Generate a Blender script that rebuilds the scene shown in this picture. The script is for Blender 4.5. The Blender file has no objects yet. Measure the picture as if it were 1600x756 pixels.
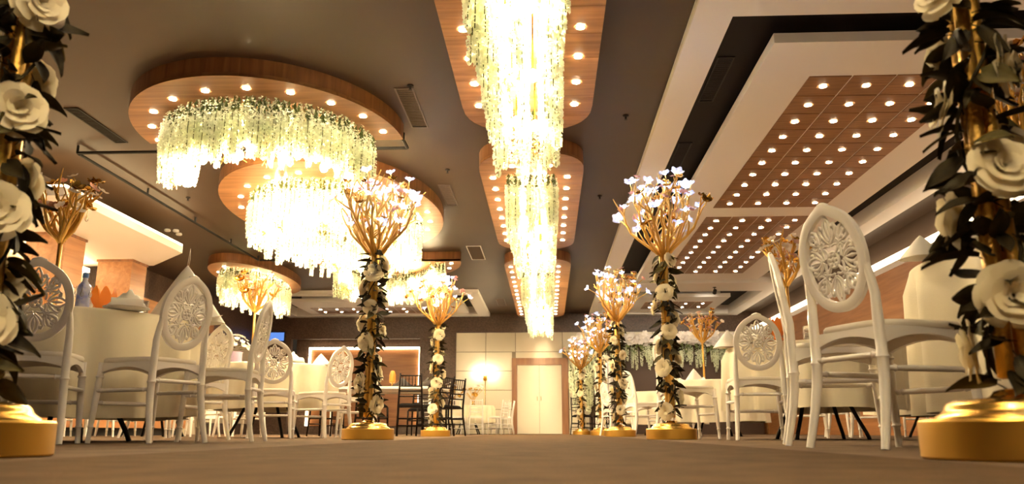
import bpy, bmesh, math, random
from mathutils import Vector, Matrix, Euler
PI = math.pi
R = math.radians
rnd = random.Random(7)
scn = bpy.context.scene
col = scn.collection

# ------------------------------------------------------------------ camera, world, exposure
cam = bpy.data.cameras.new('camera')
cam.sensor_width = 36.0
cam.lens = 36.0 * 1250 / 1600
cam.clip_start = 0.02
cam_o = bpy.data.objects.new('camera', cam)
col.objects.link(cam_o)
cam_o.location = (0, 0, 0.06)
cam_o.rotation_euler = (R(90 + 13.3656), 0, R(2.5403))
cam.dof.use_dof = True
cam.dof.focus_distance = 6.5
cam.dof.aperture_fstop = 4.0
scn.camera = cam_o
world = bpy.data.worlds.new('world')
scn.world = world
world.use_nodes = True
world.node_tree.nodes['Background'].inputs[0].default_value = (1.0, 0.75, 0.5, 1)
world.node_tree.nodes['Background'].inputs[1].default_value = 0.01
scn.view_settings.view_transform = 'Standard'
scn.view_settings.look = 'None'
scn.view_settings.gamma = 1.0
scn.view_settings.use_curve_mapping = False
scn.view_settings.exposure = 1.6
BULB = 440.0       # radiance of a chandelier bulb
DOWN = 60.0        # radiance of a recessed downlight
WARM = (1.0, 0.72, 0.40)

# ------------------------------------------------------------------ materials
def mat(name, color, rough=0.5, metal=0.0, noise=None, color2=None, bump=0.0, bscale=60.0, spec=0.5,
        emit=None, estr=0.0, trans=0.0, coat=0.0, transmission=0.0):
    m = bpy.data.materials.new(name)
    m.use_nodes = True
    nt = m.node_tree
    b = nt.nodes['Principled BSDF']
    b.inputs['Base Color'].default_value = (*color, 1)
    b.inputs['Roughness'].default_value = rough
    b.inputs['Metallic'].default_value = metal
    b.inputs['Specular IOR Level'].default_value = spec
    b.inputs['Coat Weight'].default_value = coat
    b.inputs['Transmission Weight'].default_value = transmission
    if emit:
        b.inputs['Emission Color'].default_value = (*emit, 1)
        b.inputs['Emission Strength'].default_value = estr
    tc = nt.nodes.new('ShaderNodeTexCoord')
    if color2:
        n = nt.nodes.new('ShaderNodeTexNoise')
        n.inputs['Scale'].default_value = noise or 8.0
        n.inputs['Detail'].default_value = 5
        nt.links.new(tc.outputs['Object'], n.inputs['Vector'])
        rp = nt.nodes.new('ShaderNodeValToRGB')
        rp.color_ramp.elements[0].position = 0.35
        rp.color_ramp.elements[1].position = 0.65
        rp.color_ramp.elements[0].color = (*color, 1)
        rp.color_ramp.elements[1].color = (*color2, 1)
        nt.links.new(n.outputs['Fac'], rp.inputs['Fac'])
        nt.links.new(rp.outputs['Color'], b.inputs['Base Color'])
    if bump:
        n2 = nt.nodes.new('ShaderNodeTexNoise')
        n2.inputs['Scale'].default_value = bscale
        n2.inputs['Detail'].default_value = 4
        nt.links.new(tc.outputs['Object'], n2.inputs['Vector'])
        bp = nt.nodes.new('ShaderNodeBump')
        bp.inputs['Strength'].default_value = bump
        bp.inputs['Distance'].default_value = 0.01
        nt.links.new(n2.outputs['Fac'], bp.inputs['Height'])
        nt.links.new(bp.outputs['Normal'], b.inputs['Normal'])
    if trans:
        out = nt.nodes['Material Output']
        tr = nt.nodes.new('ShaderNodeBsdfTranslucent')
        tr.inputs['Color'].default_value = (*color, 1)
        mx = nt.nodes.new('ShaderNodeMixShader')
        mx.inputs[0].default_value = trans
        nt.links.new(b.outputs[0], mx.inputs[1])
        nt.links.new(tr.outputs[0], mx.inputs[2])
        nt.links.new(mx.outputs[0], out.inputs['Surface'])
    return m

def wood(name, c1, c2, axis='X', scale=1.0, rough=0.38):
    m = bpy.data.materials.new(name)
    m.use_nodes = True
    nt = m.node_tree
    b = nt.nodes['Principled BSDF']
    b.inputs['Roughness'].default_value = rough
    tc = nt.nodes.new('ShaderNodeTexCoord')
    mp = nt.nodes.new('ShaderNodeMapping')
    s = {'X': (0.9, 14, 14), 'Y': (14, 0.9, 14), 'Z': (14, 14, 0.9)}[axis]
    mp.inputs['Scale'].default_value = tuple(v * scale for v in s)
    n = nt.nodes.new('ShaderNodeTexNoise')
    n.inputs['Scale'].default_value = 1.0
    n.inputs['Detail'].default_value = 6
    n.inputs['Distortion'].default_value = 0.6
    rp = nt.nodes.new('ShaderNodeValToRGB')
    rp.color_ramp.elements[0].position = 0.3
    rp.color_ramp.elements[1].position = 0.7
    rp.color_ramp.elements[0].color = (*c1, 1)
    rp.color_ramp.elements[1].color = (*c2, 1)
    nt.links.new(tc.outputs['Object'], mp.inputs['Vector'])
    nt.links.new(mp.outputs[0], n.inputs['Vector'])
    nt.links.new(n.outputs['Fac'], rp.inputs['Fac'])
    nt.links.new(rp.outputs['Color'], b.inputs['Base Color'])
    return m

def emis(name, color, strength):
    m = bpy.data.materials.new(name)
    m.use_nodes = True
    nt = m.node_tree
    nt.nodes.remove(nt.nodes['Principled BSDF'])
    e = nt.nodes.new('ShaderNodeEmission')
    e.inputs[0].default_value = (*color, 1)
    e.inputs[1].default_value = strength
    nt.links.new(e.outputs[0], nt.nodes['Material Output'].inputs['Surface'])
    return m

def mosaic(name, c1, c2, sc):
    m = mat(name, c1, 0.35)
    nt = m.node_tree
    b = nt.nodes['Principled BSDF']
    tc = nt.nodes.new('ShaderNodeTexCoord')
    v = nt.nodes.new('ShaderNodeTexVoronoi')
    v.inputs['Scale'].default_value = sc
    nt.links.new(tc.outputs['Object'], v.inputs['Vector'])
    rp = nt.nodes.new('ShaderNodeValToRGB')
    rp.color_ramp.elements[0].color = (*c1, 1)
    rp.color_ramp.elements[1].color = (*c2, 1)
    sx = nt.nodes.new('ShaderNodeSeparateColor')
    nt.links.new(v.outputs['Color'], sx.inputs[0])
    nt.links.new(sx.outputs[0], rp.inputs['Fac'])
    nt.links.new(rp.outputs['Color'], b.inputs['Base Color'])
    bp = nt.nodes.new('ShaderNodeBump')
    bp.inputs['Strength'].default_value = 0.5
    bp.inputs['Distance'].default_value = 0.01
    nt.links.new(v.outputs['Distance'], bp.inputs['Height'])
    nt.links.new(bp.outputs['Normal'], b.inputs['Normal'])
    return m

M = {
 'carpet': mat('carpet', (0.125, 0.082, 0.052), 0.95, noise=3.0, color2=(0.16, 0.108, 0.070), bump=0.6, bscale=220, spec=0.1),
 'runner': mat('runner_carpet', (0.068, 0.039, 0.017), 0.95, noise=9.0, color2=(0.098, 0.058, 0.027), bump=0.8, bscale=160, spec=0.1),
 'ceiling': mat('ceiling_paint', (0.056, 0.029, 0.013), 0.5, noise=0.6, color2=(0.067, 0.036, 0.017)),
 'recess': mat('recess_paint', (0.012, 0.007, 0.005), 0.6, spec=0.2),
 'white': mat('white_paint', (0.86, 0.82, 0.80), 0.55),
 'mosaic': mosaic('brown_mosaic', (0.060, 0.031, 0.019), (0.105, 0.058, 0.038), 26),
 'brown': mat('brown_paint', (0.075, 0.043, 0.028), 0.6),
 'cream': mat('cream_panel', (0.74, 0.68, 0.55), 0.5),
 'joint': mat('panel_joint', (0.30, 0.24, 0.17), 0.7),
 'wood': wood('walnut_lateral', (0.26, 0.105, 0.035), (0.46, 0.215, 0.085), 'X'),
 'wood_rim': wood('walnut_rim', (0.15, 0.055, 0.018), (0.30, 0.125, 0.045), 'Z'),
 'wood_tile': wood('walnut_tile', (0.17, 0.075, 0.030), (0.36, 0.18, 0.080), 'X', 1.6),
 'wood_col': wood('walnut_column', (0.28, 0.11, 0.035), (0.42, 0.19, 0.07), 'Y'),
 'wood_niche': wood('niche_wood', (0.20, 0.075, 0.024), (0.36, 0.15, 0.05), 'X', 0.8),
 'wood_door': wood('door_frame_wood', (0.20, 0.075, 0.026), (0.33, 0.14, 0.05), 'Z'),
 'chair': mat('white_lacquer', (0.86, 0.82, 0.77), 0.32, coat=0.2),
 'cushion': mat('cream_cushion', (0.80, 0.74, 0.64), 0.6),
 'cloth': mat('cream_tablecloth', (0.86, 0.79, 0.62), 0.85, bump=0.15, bscale=300, spec=0.2),
 'napkin': mat('white_napkin', (0.86, 0.82, 0.75), 0.85, spec=0.2),
 'dark_napkin': mat('black_napkin', (0.02, 0.015, 0.015), 0.8),
 'gold': mat('polished_gold', (0.83, 0.52, 0.13), 0.24, 1.0),
 'gold_band': mat('brushed_gold', (0.70, 0.42, 0.09), 0.36, 1.0),
 'gold_branch': mat('gold_branch', (0.74, 0.45, 0.12), 0.32, 0.9, bump=0.4, bscale=120),
 'leaf': mat('dark_leaf', (0.012, 0.009, 0.004), 0.6, noise=20, color2=(0.030, 0.022, 0.008), spec=0.15),
 'leaf2': mat('olive_leaf', (0.050, 0.042, 0.015), 0.6, noise=20, color2=(0.08, 0.065, 0.024), spec=0.15),
 'rose': mat('white_rose', (0.86, 0.78, 0.58), 0.6, trans=0.3),
 'wisteria': mat('wisteria_blossom', (0.91, 0.94, 0.78), 0.7, trans=0.5),
 'stem': mat('wisteria_stem', (0.075, 0.10, 0.018), 0.7),
 'twig': mat('gold_twig', (0.75, 0.45, 0.12), 0.35, 0.9),
 'blackwood': mat('black_lacquer', (0.008, 0.004, 0.003), 0.5, spec=0.08),
 'blackpad': mat('black_cushion', (0.006, 0.005, 0.005), 0.9, spec=0.05),
 'blackmetal': mat('black_metal', (0.012, 0.011, 0.010), 0.5, 0.3),
 'vent': mat('vent_metal', (0.14, 0.10, 0.075), 0.5, 0.2),
 'vent_dark': mat('vent_dark', (0.02, 0.015, 0.012), 0.7),
 'crystal': mat('crystal', (0.95, 0.93, 0.90), 0.05, transmission=0.9),
 'blueglass': mat('blue_glass', (0.25, 0.30, 0.75), 0.1, noise=18, color2=(0.75, 0.75, 0.85), transmission=0.2),
 'bluelid': mat('blue_lid', (0.12, 0.25, 0.6), 0.4),
 'lilac': mat('lilac_glass', (0.45, 0.35, 0.6), 0.15),
 'orange': mat('orange_petal', (0.75, 0.23, 0.03), 0.45, trans=0.25),
 'pink': mat('pink_petal', (0.65, 0.35, 0.28), 0.6, trans=0.2),
 'palepetal': mat('pale_petal', (0.85, 0.80, 0.76), 0.5, trans=0.25),
 'ledpetal': mat('blue_white_petal', (0.62, 0.68, 0.95), 0.5, trans=0.4),
 'curtain': mat('beige_curtain', (0.50, 0.42, 0.32), 0.85),
 'plate': mat('china', (0.80, 0.76, 0.70), 0.2),
 'dl': emis('downlight_glow', (1.0, 0.80, 0.52), DOWN),
 'dl_rim': mat('downlight_rim', (0.70, 0.55, 0.38), 0.4),
 'bulb': emis('bulb_glow', (1.0, 0.76, 0.44), BULB),
 'led': emis('led_flower_glow', (0.70, 0.80, 1.0), 9.0),
 'cove': emis('cove_led', (1.0, 0.74, 0.38), 9.0),
 'cove_soft': emis('cove_led_soft', (1.0, 0.80, 0.50), 3.0),
 'sconce': emis('sconce_bulb', (1.0, 0.85, 0.58), 45.0),
 'niche_led': emis('niche_led', (1.0, 0.80, 0.50), 4.0),
 'green': mat('fresh_leaf', (0.16, 0.20, 0.06), 0.55),
 'screen': emis('blue_screen_glow', (0.10, 0.22, 0.60), 0.5),
}

# ------------------------------------------------------------------ mesh helpers
class MB:
    def __init__(s):
        s.v = []; s.f = []; s.mi = []; s.cur = 0
    def add(s, vs, fs):
        o = len(s.v)
        s.v += [tuple(v) for v in vs]
        for f in fs:
            s.f.append(tuple(i + o for i in f)); s.mi.append(s.cur)
        return s
    def box(s, x0, x1, y0, y1, z0, z1):
        vs = [(x, y, z) for z in (z0, z1) for y in (y0, y1) for x in (x0, x1)]
        return s.add(vs, [(0, 2, 3, 1), (4, 5, 7, 6), (0, 1, 5, 4), (2, 6, 7, 3), (0, 4, 6, 2), (1, 3, 7, 5)])
    def tube(s, pts, rad, n=6, flat=1.0, cap=True, closed=False):
        pts = [Vector(p) for p in pts]
        m = len(pts)
        rr = rad if isinstance(rad, (list, tuple)) else [rad] * m
        tan = []
        for i in range(m):
            if closed: t = pts[(i + 1) % m] - pts[i - 1]
            else: t = pts[min(i + 1, m - 1)] - pts[max(i - 1, 0)]
            tan.append(t.normalized() if t.length > 1e-9 else Vector((0, 0, 1)))
        a = Vector((0, 0, 1)) if abs(tan[0].z) < 0.9 else Vector((0, 1, 0))
        nrm = (a - tan[0] * a.dot(tan[0])).normalized()
        vs = []
        for i in range(m):
            nrm = (nrm - tan[i] * nrm.dot(tan[i]))
            nrm = nrm.normalized() if nrm.length > 1e-6 else tan[i].orthogonal().normalized()
            bn = tan[i].cross(nrm)
            for k in range(n):
                an = 2 * PI * k / n
                vs.append(pts[i] + nrm * (math.cos(an) * rr[i] * flat) + bn * (math.sin(an) * rr[i]))
        fs = []
        for i in range(m if closed else m - 1):
            j = (i + 1) % m
            for k in range(n):
                fs.append((i * n + k, i * n + (k + 1) % n, j * n + (k + 1) % n, j * n + k))
        if cap and not closed:
            fs.append(tuple(range(n - 1, -1, -1)))
            fs.append(tuple((m - 1) * n + k for k in range(n)))
        return s.add(vs, fs)
    def lathe(s, prof, n=24, c=(0, 0, 0)):
        vs = []
        for r, z in prof:
            for k in range(n):
                a = 2 * PI * k / n
                vs.append((c[0] + r * math.cos(a), c[1] + r * math.sin(a), c[2] + z))
        fs = []
        for i in range(len(prof) - 1):
            for k in range(n):
                fs.append((i * n + k, i * n + (k + 1) % n, (i + 1) * n + (k + 1) % n, (i + 1) * n + k))
        fs.append(tuple(range(n - 1, -1, -1)))
        fs.append(tuple((len(prof) - 1) * n + k for k in range(n)))
        return s.add(vs, fs)
    def prism(s, outl, z0, z1):
        n = len(outl)
        vs = [(x, y, z0) for x, y in outl] + [(x, y, z1) for x, y in outl]
        fs = [tuple(range(n - 1, -1, -1)), tuple(range(n, 2 * n))]
        fs += [(i, (i + 1) % n, n + (i + 1) % n, n + i) for i in range(n)]
        return s.add(vs, fs)
    def grid(s, fn, nu, nv):
        vs = [fn(i / nu, j / nv) for j in range(nv + 1) for i in range(nu + 1)]
        w = nu + 1
        return s.add(vs, [(j * w + i, j * w + i + 1, (j + 1) * w + i + 1, (j + 1) * w + i) for j in range(nv) for i in range(nu)])
    def ball(s, c, r, nu=10, nv=6, sz=1.0):
        prof = [(max(r * math.sin(PI * j / nv), 1e-4), -r * sz * math.cos(PI * j / nv)) for j in range(nv + 1)]
        return s.lathe(prof, nu, c)
    def mesh(s, name, mats, smooth=False):
        me = bpy.data.meshes.new(name)
        me.from_pydata(s.v, [], s.f)
        if not isinstance(mats, (list, tuple)): mats = [mats]
        for m in mats: me.materials.append(M[m])
        if len(mats) > 1: me.polygons.foreach_set('material_index', s.mi)
        if smooth is True: me.polygons.foreach_set('use_smooth', [True] * len(me.polygons))
        elif smooth: me.shade_smooth() if False else _auto(me, smooth)
        me.update()
        return me
    def build(s, name, m, parent=None, smooth=False):
        return put(name, s.mesh(name, m, smooth), parent)

def _auto(me, ang):
    bm = bmesh.new(); bm.from_mesh(me)
    bmesh.ops.recalc_face_normals(bm, faces=bm.faces)
    for f in bm.faces: f.smooth = True
    for e in bm.edges:
        if len(e.link_faces) == 2 and e.calc_face_angle(0) > ang: e.smooth = False
    bm.to_mesh(me); bm.free()

def put(name, me, parent=None, loc=(0, 0, 0), rot=(0, 0, 0), sc=None):
    o = bpy.data.objects.new(name, me)
    col.objects.link(o)
    if parent: o.parent = parent
    o.location = loc; o.rotation_euler = rot
    if sc is not None: o.scale = (sc, sc, sc) if not isinstance(sc, tuple) else sc
    return o

def tag(o, label=None, cat=None, group=None, kind=None):
    if label: o['label'] = label
    if cat: o['category'] = cat
    if group: o['group'] = group
    if kind: o['kind'] = kind
    return o

def thing(name, label, cat, loc=(0, 0, 0), rz=0.0, group=None):
    o = bpy.data.objects.new(name, None)
    col.objects.link(o)
    o.empty_display_size = 0.1
    o.location = loc; o.rotation_euler = (0, 0, rz)
    return tag(o, label, cat, group)

def dup(root, loc, rz, label, group=None):
    r = root.copy(); col.objects.link(r)
    r.location = loc; r.rotation_euler = (0, 0, rz); r['label'] = label
    if group: r['group'] = group
    for ch in kids[root.name]:
        c = ch.copy(); col.objects.link(c); c.parent = r
        for g in ch.children:
            d = g.copy(); col.objects.link(d); d.parent = c
    return r
kids = {}
def struct(name, mb, m, parent=None, smooth=False):
    o = mb.build(name, m, parent, smooth)
    if parent is None: o['kind'] = 'structure'
    return o

# ------------------------------------------------------------------ the hall shell
YB, YF = 25.0, -4.0
XL, XR = -9.2, 6.5
ZC = 3.7
struct('floor', MB().box(XL - .2, XR + .2, YF, YB + .8, -0.1, 0.0), 'carpet')
rn = MB().box(-1.02, 0.74, YF + 1, 18.3, 0.0005, 0.007).build('aisle_runner', 'runner')
tag(rn, 'dark brown carpet runner along the middle aisle floor', 'carpet runner')
# ceiling: main field, open over the two coffers
mb = MB()
mb.box(XL - .2, 1.31, YF, 20.6, ZC, ZC + .1)
mb.box(-1.8, 1.31, 20.6, YB + .8, ZC, ZC + .1)
mb.box(XL - .2, -8.2, 20.6, YB + .8, ZC, ZC + .1)
mb.box(1.31, XR + .2, YF, 6.1, ZC, ZC + .1)
mb.box(5.89, XR + .2, 6.1, YB + .8, ZC, ZC + .1)
mb.box(-8.2, -1.8, 20.6, YB + .8, ZC + .25, ZC + .35)
mb.box(1.31, 5.89, 6.1, YB + .8, ZC + .25, ZC + .35)
mb.box(-8.2, -1.8, 25.0, YB + .8, ZC, ZC + .3)
struct('ceiling', mb, 'ceiling')
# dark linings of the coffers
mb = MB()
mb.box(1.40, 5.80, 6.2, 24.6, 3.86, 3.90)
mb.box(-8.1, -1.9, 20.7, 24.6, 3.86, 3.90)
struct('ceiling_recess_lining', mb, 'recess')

def frame(name, x0, x1, y0, y1, w, z0, z1, bars=()):
    mb = MB()
    mb.box(x0, x0 + w, y0, y1, z0, z1); mb.box(x1 - w, x1, y0, y1, z0, z1)
    mb.box(x0 + w, x1 - w, y0, y0 + w, z0, z1); mb.box(x0 + w, x1 - w, y1 - w, y1, z0, z1)
    for a, b in bars: mb.box(x0 + w, x1 - w, a, b, z0, z1)
    return struct(name, mb, 'white')
frame('trim_1', 1.31, 5.89, 6.1, 25.0, 0.34, 3.60, 3.95, bars=[(19.45, 20.6)])
frame('trim_2', -8.2, -1.8, 20.6, 25.0, 0.34, 3.60, 3.95)
struct('trim_3', MB().box(2.16, 5.04, 6.99, 19.1, 3.62, 3.72).box(2.4, 4.8, 7.3, 18.8, 3.72, 3.86), 'white')
struct('trim_4', MB().box(2.3, 4.95, 21.6, 24.2, 3.62, 3.72).box(2.5, 4.75, 21.9, 23.9, 3.72, 3.86), 'white')
struct('trim_5', MB().box(-7.3, -2.4, 22.0, 24.35, 3.62, 3.72).box(-7.0, -2.7, 22.3, 24.1, 3.72, 3.86), 'white')
# slim cream reveal along the outer coffer edge
struct('trim_6', MB().box(1.295, 1.309, 6.1, 25.0, 3.60, 3.645), 'cream')

# back wall
mb = MB()
mb.box(XL, XR, YB, YB + .2, 3.1, ZC + .3)                        # upper band
mb.box(-4.0, -2.86, YB, YB + .2, 0, 3.1)                         # brown pier
mb.box(XL, -8.1, YB, YB + .2, 0, 3.1)
mb.box(-8.1, -4.0, YB, YB + .2, 2.92, 3.1)                       # lintel
mb.box(-8.1, -4.0, YB + .6, YB + .75, 0, 3.1)                    # niche back
wall_back = struct('wall_back', mb, 'mosaic')
struct('wall_back_lining', MB().box(-2.86, XR, YB + .04, YB + .2, 0, 3.1), 'joint')
xs = [-2.86, -1.93, -1.11, -1.0, 0.46, 0.64, 1.40, 2.33, 3.26, 4.19, 5.12, XR]
zs = [0.0, 0.15, 0.735, 1.32, 1.905, 2.49, 3.10]
g = 0.009
for (a, b) in [(-2.86, -1.93), (-1.93, -1.0), (-1.0, 0.46), (0.46, 1.40), (1.40, 2.33), (2.33, 3.26), (3.26, 4.19), (4.19, 5.12), (5.12, XR)]:
    for k in range(len(zs) - 1):
        x0, x1, z0, z1 = a + g, b - g, zs[k] + g, zs[k + 1] - g
        if z0 < 2.29:       # keep clear of the door
            if x0 > -1.11 and x1 < 0.64:
                if z1 < 2.29: continue
                z0 = 2.29
            if x0 < -1.11 < x1: x1 = -1.11
            if x0 < 0.64 < x1: x0 = 0.64
        p = MB().box(x0, x1, YB, YB + .05, z0, z1).build('wall_panel', 'cream', wall_back)
# lit wood wall in the niche
struct('wall_niche', MB().box(-7.63, -4.02, YB + .5, YB + .58, 0.25, 2.70), 'wood_niche')
mb = MB()
mb.box(-7.63, -7.56, YB + .40, YB + .44, 0.25, 2.70); mb.box(-4.09, -4.02, YB + .40, YB + .44, 0.25, 2.70)
mb.box(-7.56, -4.09, YB + .40, YB + .44, 2.63, 2.70)
tag(mb.build('led_strip', 'niche_led'), 'glowing LED strip framing the wood niche in back wall', 'led strip')
# side and near walls
struct('wall_left', MB().box(XL - .2, XL, YF, YB + .8, 0, ZC), 'mosaic')
struct('wall_right', MB().box(XR, XR + .2, YF, YB + .2, 0, ZC), 'brown')
struct('wall_front', MB().box(XL, XR, YF - .2, YF, 0, ZC), 'brown')
struct('trim_7', MB().box(6.28, 6.49, 4.0, 24.9, 0.0, 2.95), 'wood_col')
tag(MB().box(6.30, 6.36, 4.0, 24.9, 3.10, 3.20).build('led_strip', 'cove_soft'), 'long white LED strip along the top of right wall', 'led strip')

# the door
d = thing('door_1', None, None, (0, 0, 0)); d['kind'] = 'structure'
mb = MB()
mb.box(-1.11, -0.95, YB - .10, YB + .04, 0, 2.29); mb.box(0.42, 0.64 - .02, YB - .10, YB + .04, 0, 2.29)
mb.box(-0.95, 0.42, YB - .10, YB + .04, 2.08, 2.29)
mb.build('door_frame', 'wood_door', d)
for x0, x1 in ((-0.945, -0.270), (-0.260, 0.415)):
    lf = MB().box(x0, x1, YB - .05, YB - .005, 0.01, 2.075).build('door_leaf', 'cream', d)
    mb = MB()
    for z0, z1 in ((0.18, 0.22), (1.88, 1.92)): mb.box(x0 + .09, x1 - .09, YB - .062, YB - .05, z0, z1)
    for xa in (x0 + .09, x1 - .13): mb.box(xa, xa + .04, YB - .062, YB - .05, 0.22, 1.88)
    mb.build('moulding', 'cream', lf)
    hx = x1 - .06 if x0 < -.5 else x0 + .04
    MB().tube([(hx, YB - .055, 1.0), (hx, YB - .09, 1.0), (hx, YB - .09, 1.12), (hx, YB - .055, 1.12)], .008, 6).build('door_handle', 'gold', lf)

# left side bar recess: soffit, columns, white wall, plinth, curtain
sof = thing('ceiling_soffit', 'white lit soffit slab over the left side columns', 'soffit', (0, 0, 0))
ol = [(-6.42, 9.95), (-6.42, 13.5), (-7.45, 14.55), (XL + .01, 14.55), (XL + .01, 9.95)]
MB().prism(ol, 3.13, 3.25).build('slab', 'white', sof)
ol2 = [(-7.3, 10.8), (-7.3, 13.2), (-7.8, 14.0), (XL + .02, 14.4), (XL + .02, 10.1)]
MB().prism(ol2, 3.25, 3.699).build('core', 'brown', sof)
mb = MB(); mb.box(-6.46, -6.42, 9.97, 13.48, 3.252, 3.285); mb.box(-8.9, -6.48, 9.97, 10.0, 3.252, 3.285)
mb.build('led_strip', 'cove', sof)
for y0, lb in ((11.9, 'nearer wooden column with capped top under left soffit'), (13.95, 'further wooden column beside the beige curtain under left soffit')):
    c = thing('wooden_column', lb, 'column', (-7.87, y0 + .28, 0), group='columns under the left soffit')
    MB().box(-.32, .32, -.27, .27, 0.33, 2.30).build('lower_shaft', 'wood_col', c)
    MB().box(-.32, .32, -.27, .27, 2.315, 3.09).build('upper_shaft', 'wood_col', c)
    MB().box(-.30, .30, -.25, .25, 2.30, 2.315).build('shadow_gap', 'brown', c)
    MB().box(-.34, .34, -.29, .29, 3.09, 3.13).build('cap', 'wood_rim', c)
struct('wall_niche_left', MB().box(-8.75, -8.6, 9.5, 14.4, 0.33, 2.95), 'cream')
tag(MB().box(-8.59, -8.53, 9.6, 14.3, 2.96, 3.03).build('led_strip', 'cove'), 'bright cove strip on white wall between the wooden columns', 'led strip')
pl = thing('bar_plinth', 'low wooden plinth with glowing top edge along left wall', 'plinth', (0, 0, 0))
MB().box(-9.19, -7.35, 4.0, 16.0, 0.0, 0.13).build('base', 'blackmetal', pl)
MB().box(-9.19, -7.2, 4.0, 16.0, 0.13, 0.315).build('wood_face', 'wood_col', pl)
MB().box(-7.26, -7.19, 4.0, 16.0, 0.315, 0.335).build('led_strip', 'cove', pl)
cu = thing('window_curtain', 'beige pleated curtain beside the further wooden column', 'curtain', (-9.0, 18.6, 0))
def fc(u, v): return (0.06 * math.sin(u * 60) + .02 * math.sin(u * 23), (u - .5) * 4.2, 0.002 + v * 2.65)
MB().grid(fc, 120, 2).build('drape', 'curtain', cu, True)
MB().box(-.1, .12, -2.3, 2.3, 2.6, 2.95).build('pelmet', 'wood_col', cu)
for k, (y0, y1) in enumerate(((21.3, 22.3), (22.4, 23.4), (23.5, 24.5))):
    tag(MB().box(-9.19, -9.1, y0, y1, 0.3, 2.6).build('wall_board', 'curtain'), ['grey beige wall board nearest the curtain on left wall', 'grey beige middle wall board on far left wall', 'grey beige wall board in far left corner'][k], 'wall board', 'wall boards')
sc = thing('screen', 'small blue glowing screen in the far left corner', 'screen', (-8.6, 24.93, 2.85))
MB().box(-.32, .32, -.04, .05, -.02, .30).build('housing', 'blackmetal', sc)
MB().box(-.30, .30, -.045, -.04, .01, .27).build('display', 'screen', sc)

# ------------------------------------------------------------------ downlights and wooden ceiling panels
mbd = MB().lathe([(0.038, 0), (0.038, 0.004)], 14)
dl_glow = mbd.mesh('downlight', 'dl')
mbr = MB()
mbr.add([(0.038 * math.cos(2*PI*k/16), 0.038 * math.sin(2*PI*k/16), -.003) for k in range(16)] + [(0.052 * math.cos(2*PI*k/16), 0.052 * math.sin(2*PI*k/16), -.001) for k in range(16)],
        [(k, (k+1) % 16, 16 + (k+1) % 16, 16 + k) for k in range(16)])
dl_rim = mbr.mesh('downlight_ring', 'dl_rim')
def downlight(x, y, z, parent):
    o = put('downlight', dl_glow, parent, (x, y, z - .004))
    put('ring', dl_rim, o, (0, 0, 0.0))
    return o

def stadium(x0, x1, y0, y1, rd, n=16):
    cx, hx = (x0 + x1) / 2, (x1 - x0) / 2
    pts = []
    for k in range(n + 1):
        a = PI - PI * k / n
        pts.append((cx + hx * math.copysign(abs(math.cos(a)) ** .8, math.cos(a)), y1 - rd + rd * math.sin(a) ** .8))
    for k in range(n + 1):
        a = -PI * k / n
        pts.append((cx + hx * math.copysign(abs(math.cos(a)) ** .8, math.cos(a)), y0 + rd + rd * -(abs(math.sin(a)) ** .8)))
    return pts

def clip_y(outl, y0, y1):
    def half(poly, yv, keep):
        out = []
        for i in range(len(poly)):
            p, q = poly[i], poly[(i + 1) % len(poly)]
            ip, iq = keep(p[1]), keep(q[1])
            if ip: out.append(p)
            if ip != iq:
                t = (yv - p[1]) / (q[1] - p[1]); out.append((p[0] + t * (q[0] - p[0]), yv))
        return out
    o = half(outl, y0, lambda v: v >= y0)
    return half(o, y1, lambda v: v <= y1) if o else []

ZP = 3.5
def rim(outl, z0, z1, parent, m='wood_rim', t=0.03):
    mb = MB(); n = len(outl)
    cx = sum(p[0] for p in outl) / n; cy = sum(p[1] for p in outl) / n
    vs = [(x, y, z) for z in (z0, z1) for x, y in outl]
    mb.add(vs, [(i, (i + 1) % n, n + (i + 1) % n, n + i) for i in range(n)])
    return mb.build('rim', m, parent, True)

def central_panel(label, y0, y1, rows):
    t = thing('ceiling_panel', label, 'ceiling panel', (-0.195, (y0 + y1) / 2, ZP), group='long wooden ceiling panels over the aisle')
    ol = [(x + .195, y - (y0 + y1) / 2) for x, y in stadium(-0.9, 0.51, y0, y1, 0.75)]
    rim(ol, 0.0, 0.2, t)
    n = round((y1 - y0) / 0.47); st = (y1 - y0) / n
    for k in range(n):
        a = -(y1 - y0) / 2 + k * st
        pg = clip_y(ol, a + .003, a + st - .003)
        if len(pg) > 2: MB().prism(pg, 0.002, 0.03).build('board', 'wood', t)
    MB().prism([(x * .98, y * .995) for x, y in ol], 0.03, 0.05).build('backing', 'brown', t)
    for x, y in rows: downlight(x + .195, y - (y0 + y1) / 2, 0.0, t)
    return t
c1rows = [(sx, 8.08 - .565 * k) for k in range(8) for sx in (-0.715, 0.315)]
c2rows = [(sx, 10.61 + .535 * k) for k in range(8) for sx in (-0.735, 0.295)] + [(-.45, 10.12), (.05, 10.11)]
c3rows = [(sx, 16.77 + .59 * k) for k in range(13) for sx in (-0.77, 0.25)]
central_panel('added unseen long wooden ceiling panel above the viewer', -3.6, 2.5, [(sx, 1.7 - .565 * k) for k in range(8) for sx in (-0.715, 0.315)])  # added out of view with its chandelier, continuing the row
central_panel('nearest long wooden ceiling panel, cut off by the picture top', 3.2, 8.86, c1rows)
central_panel('middle one of the three long wooden ceiling panels over the aisle', 9.58, 15.15, c2rows)
central_panel('furthest long wooden ceiling panel reaching the back wall', 15.95, 24.6, c3rows)

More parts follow.
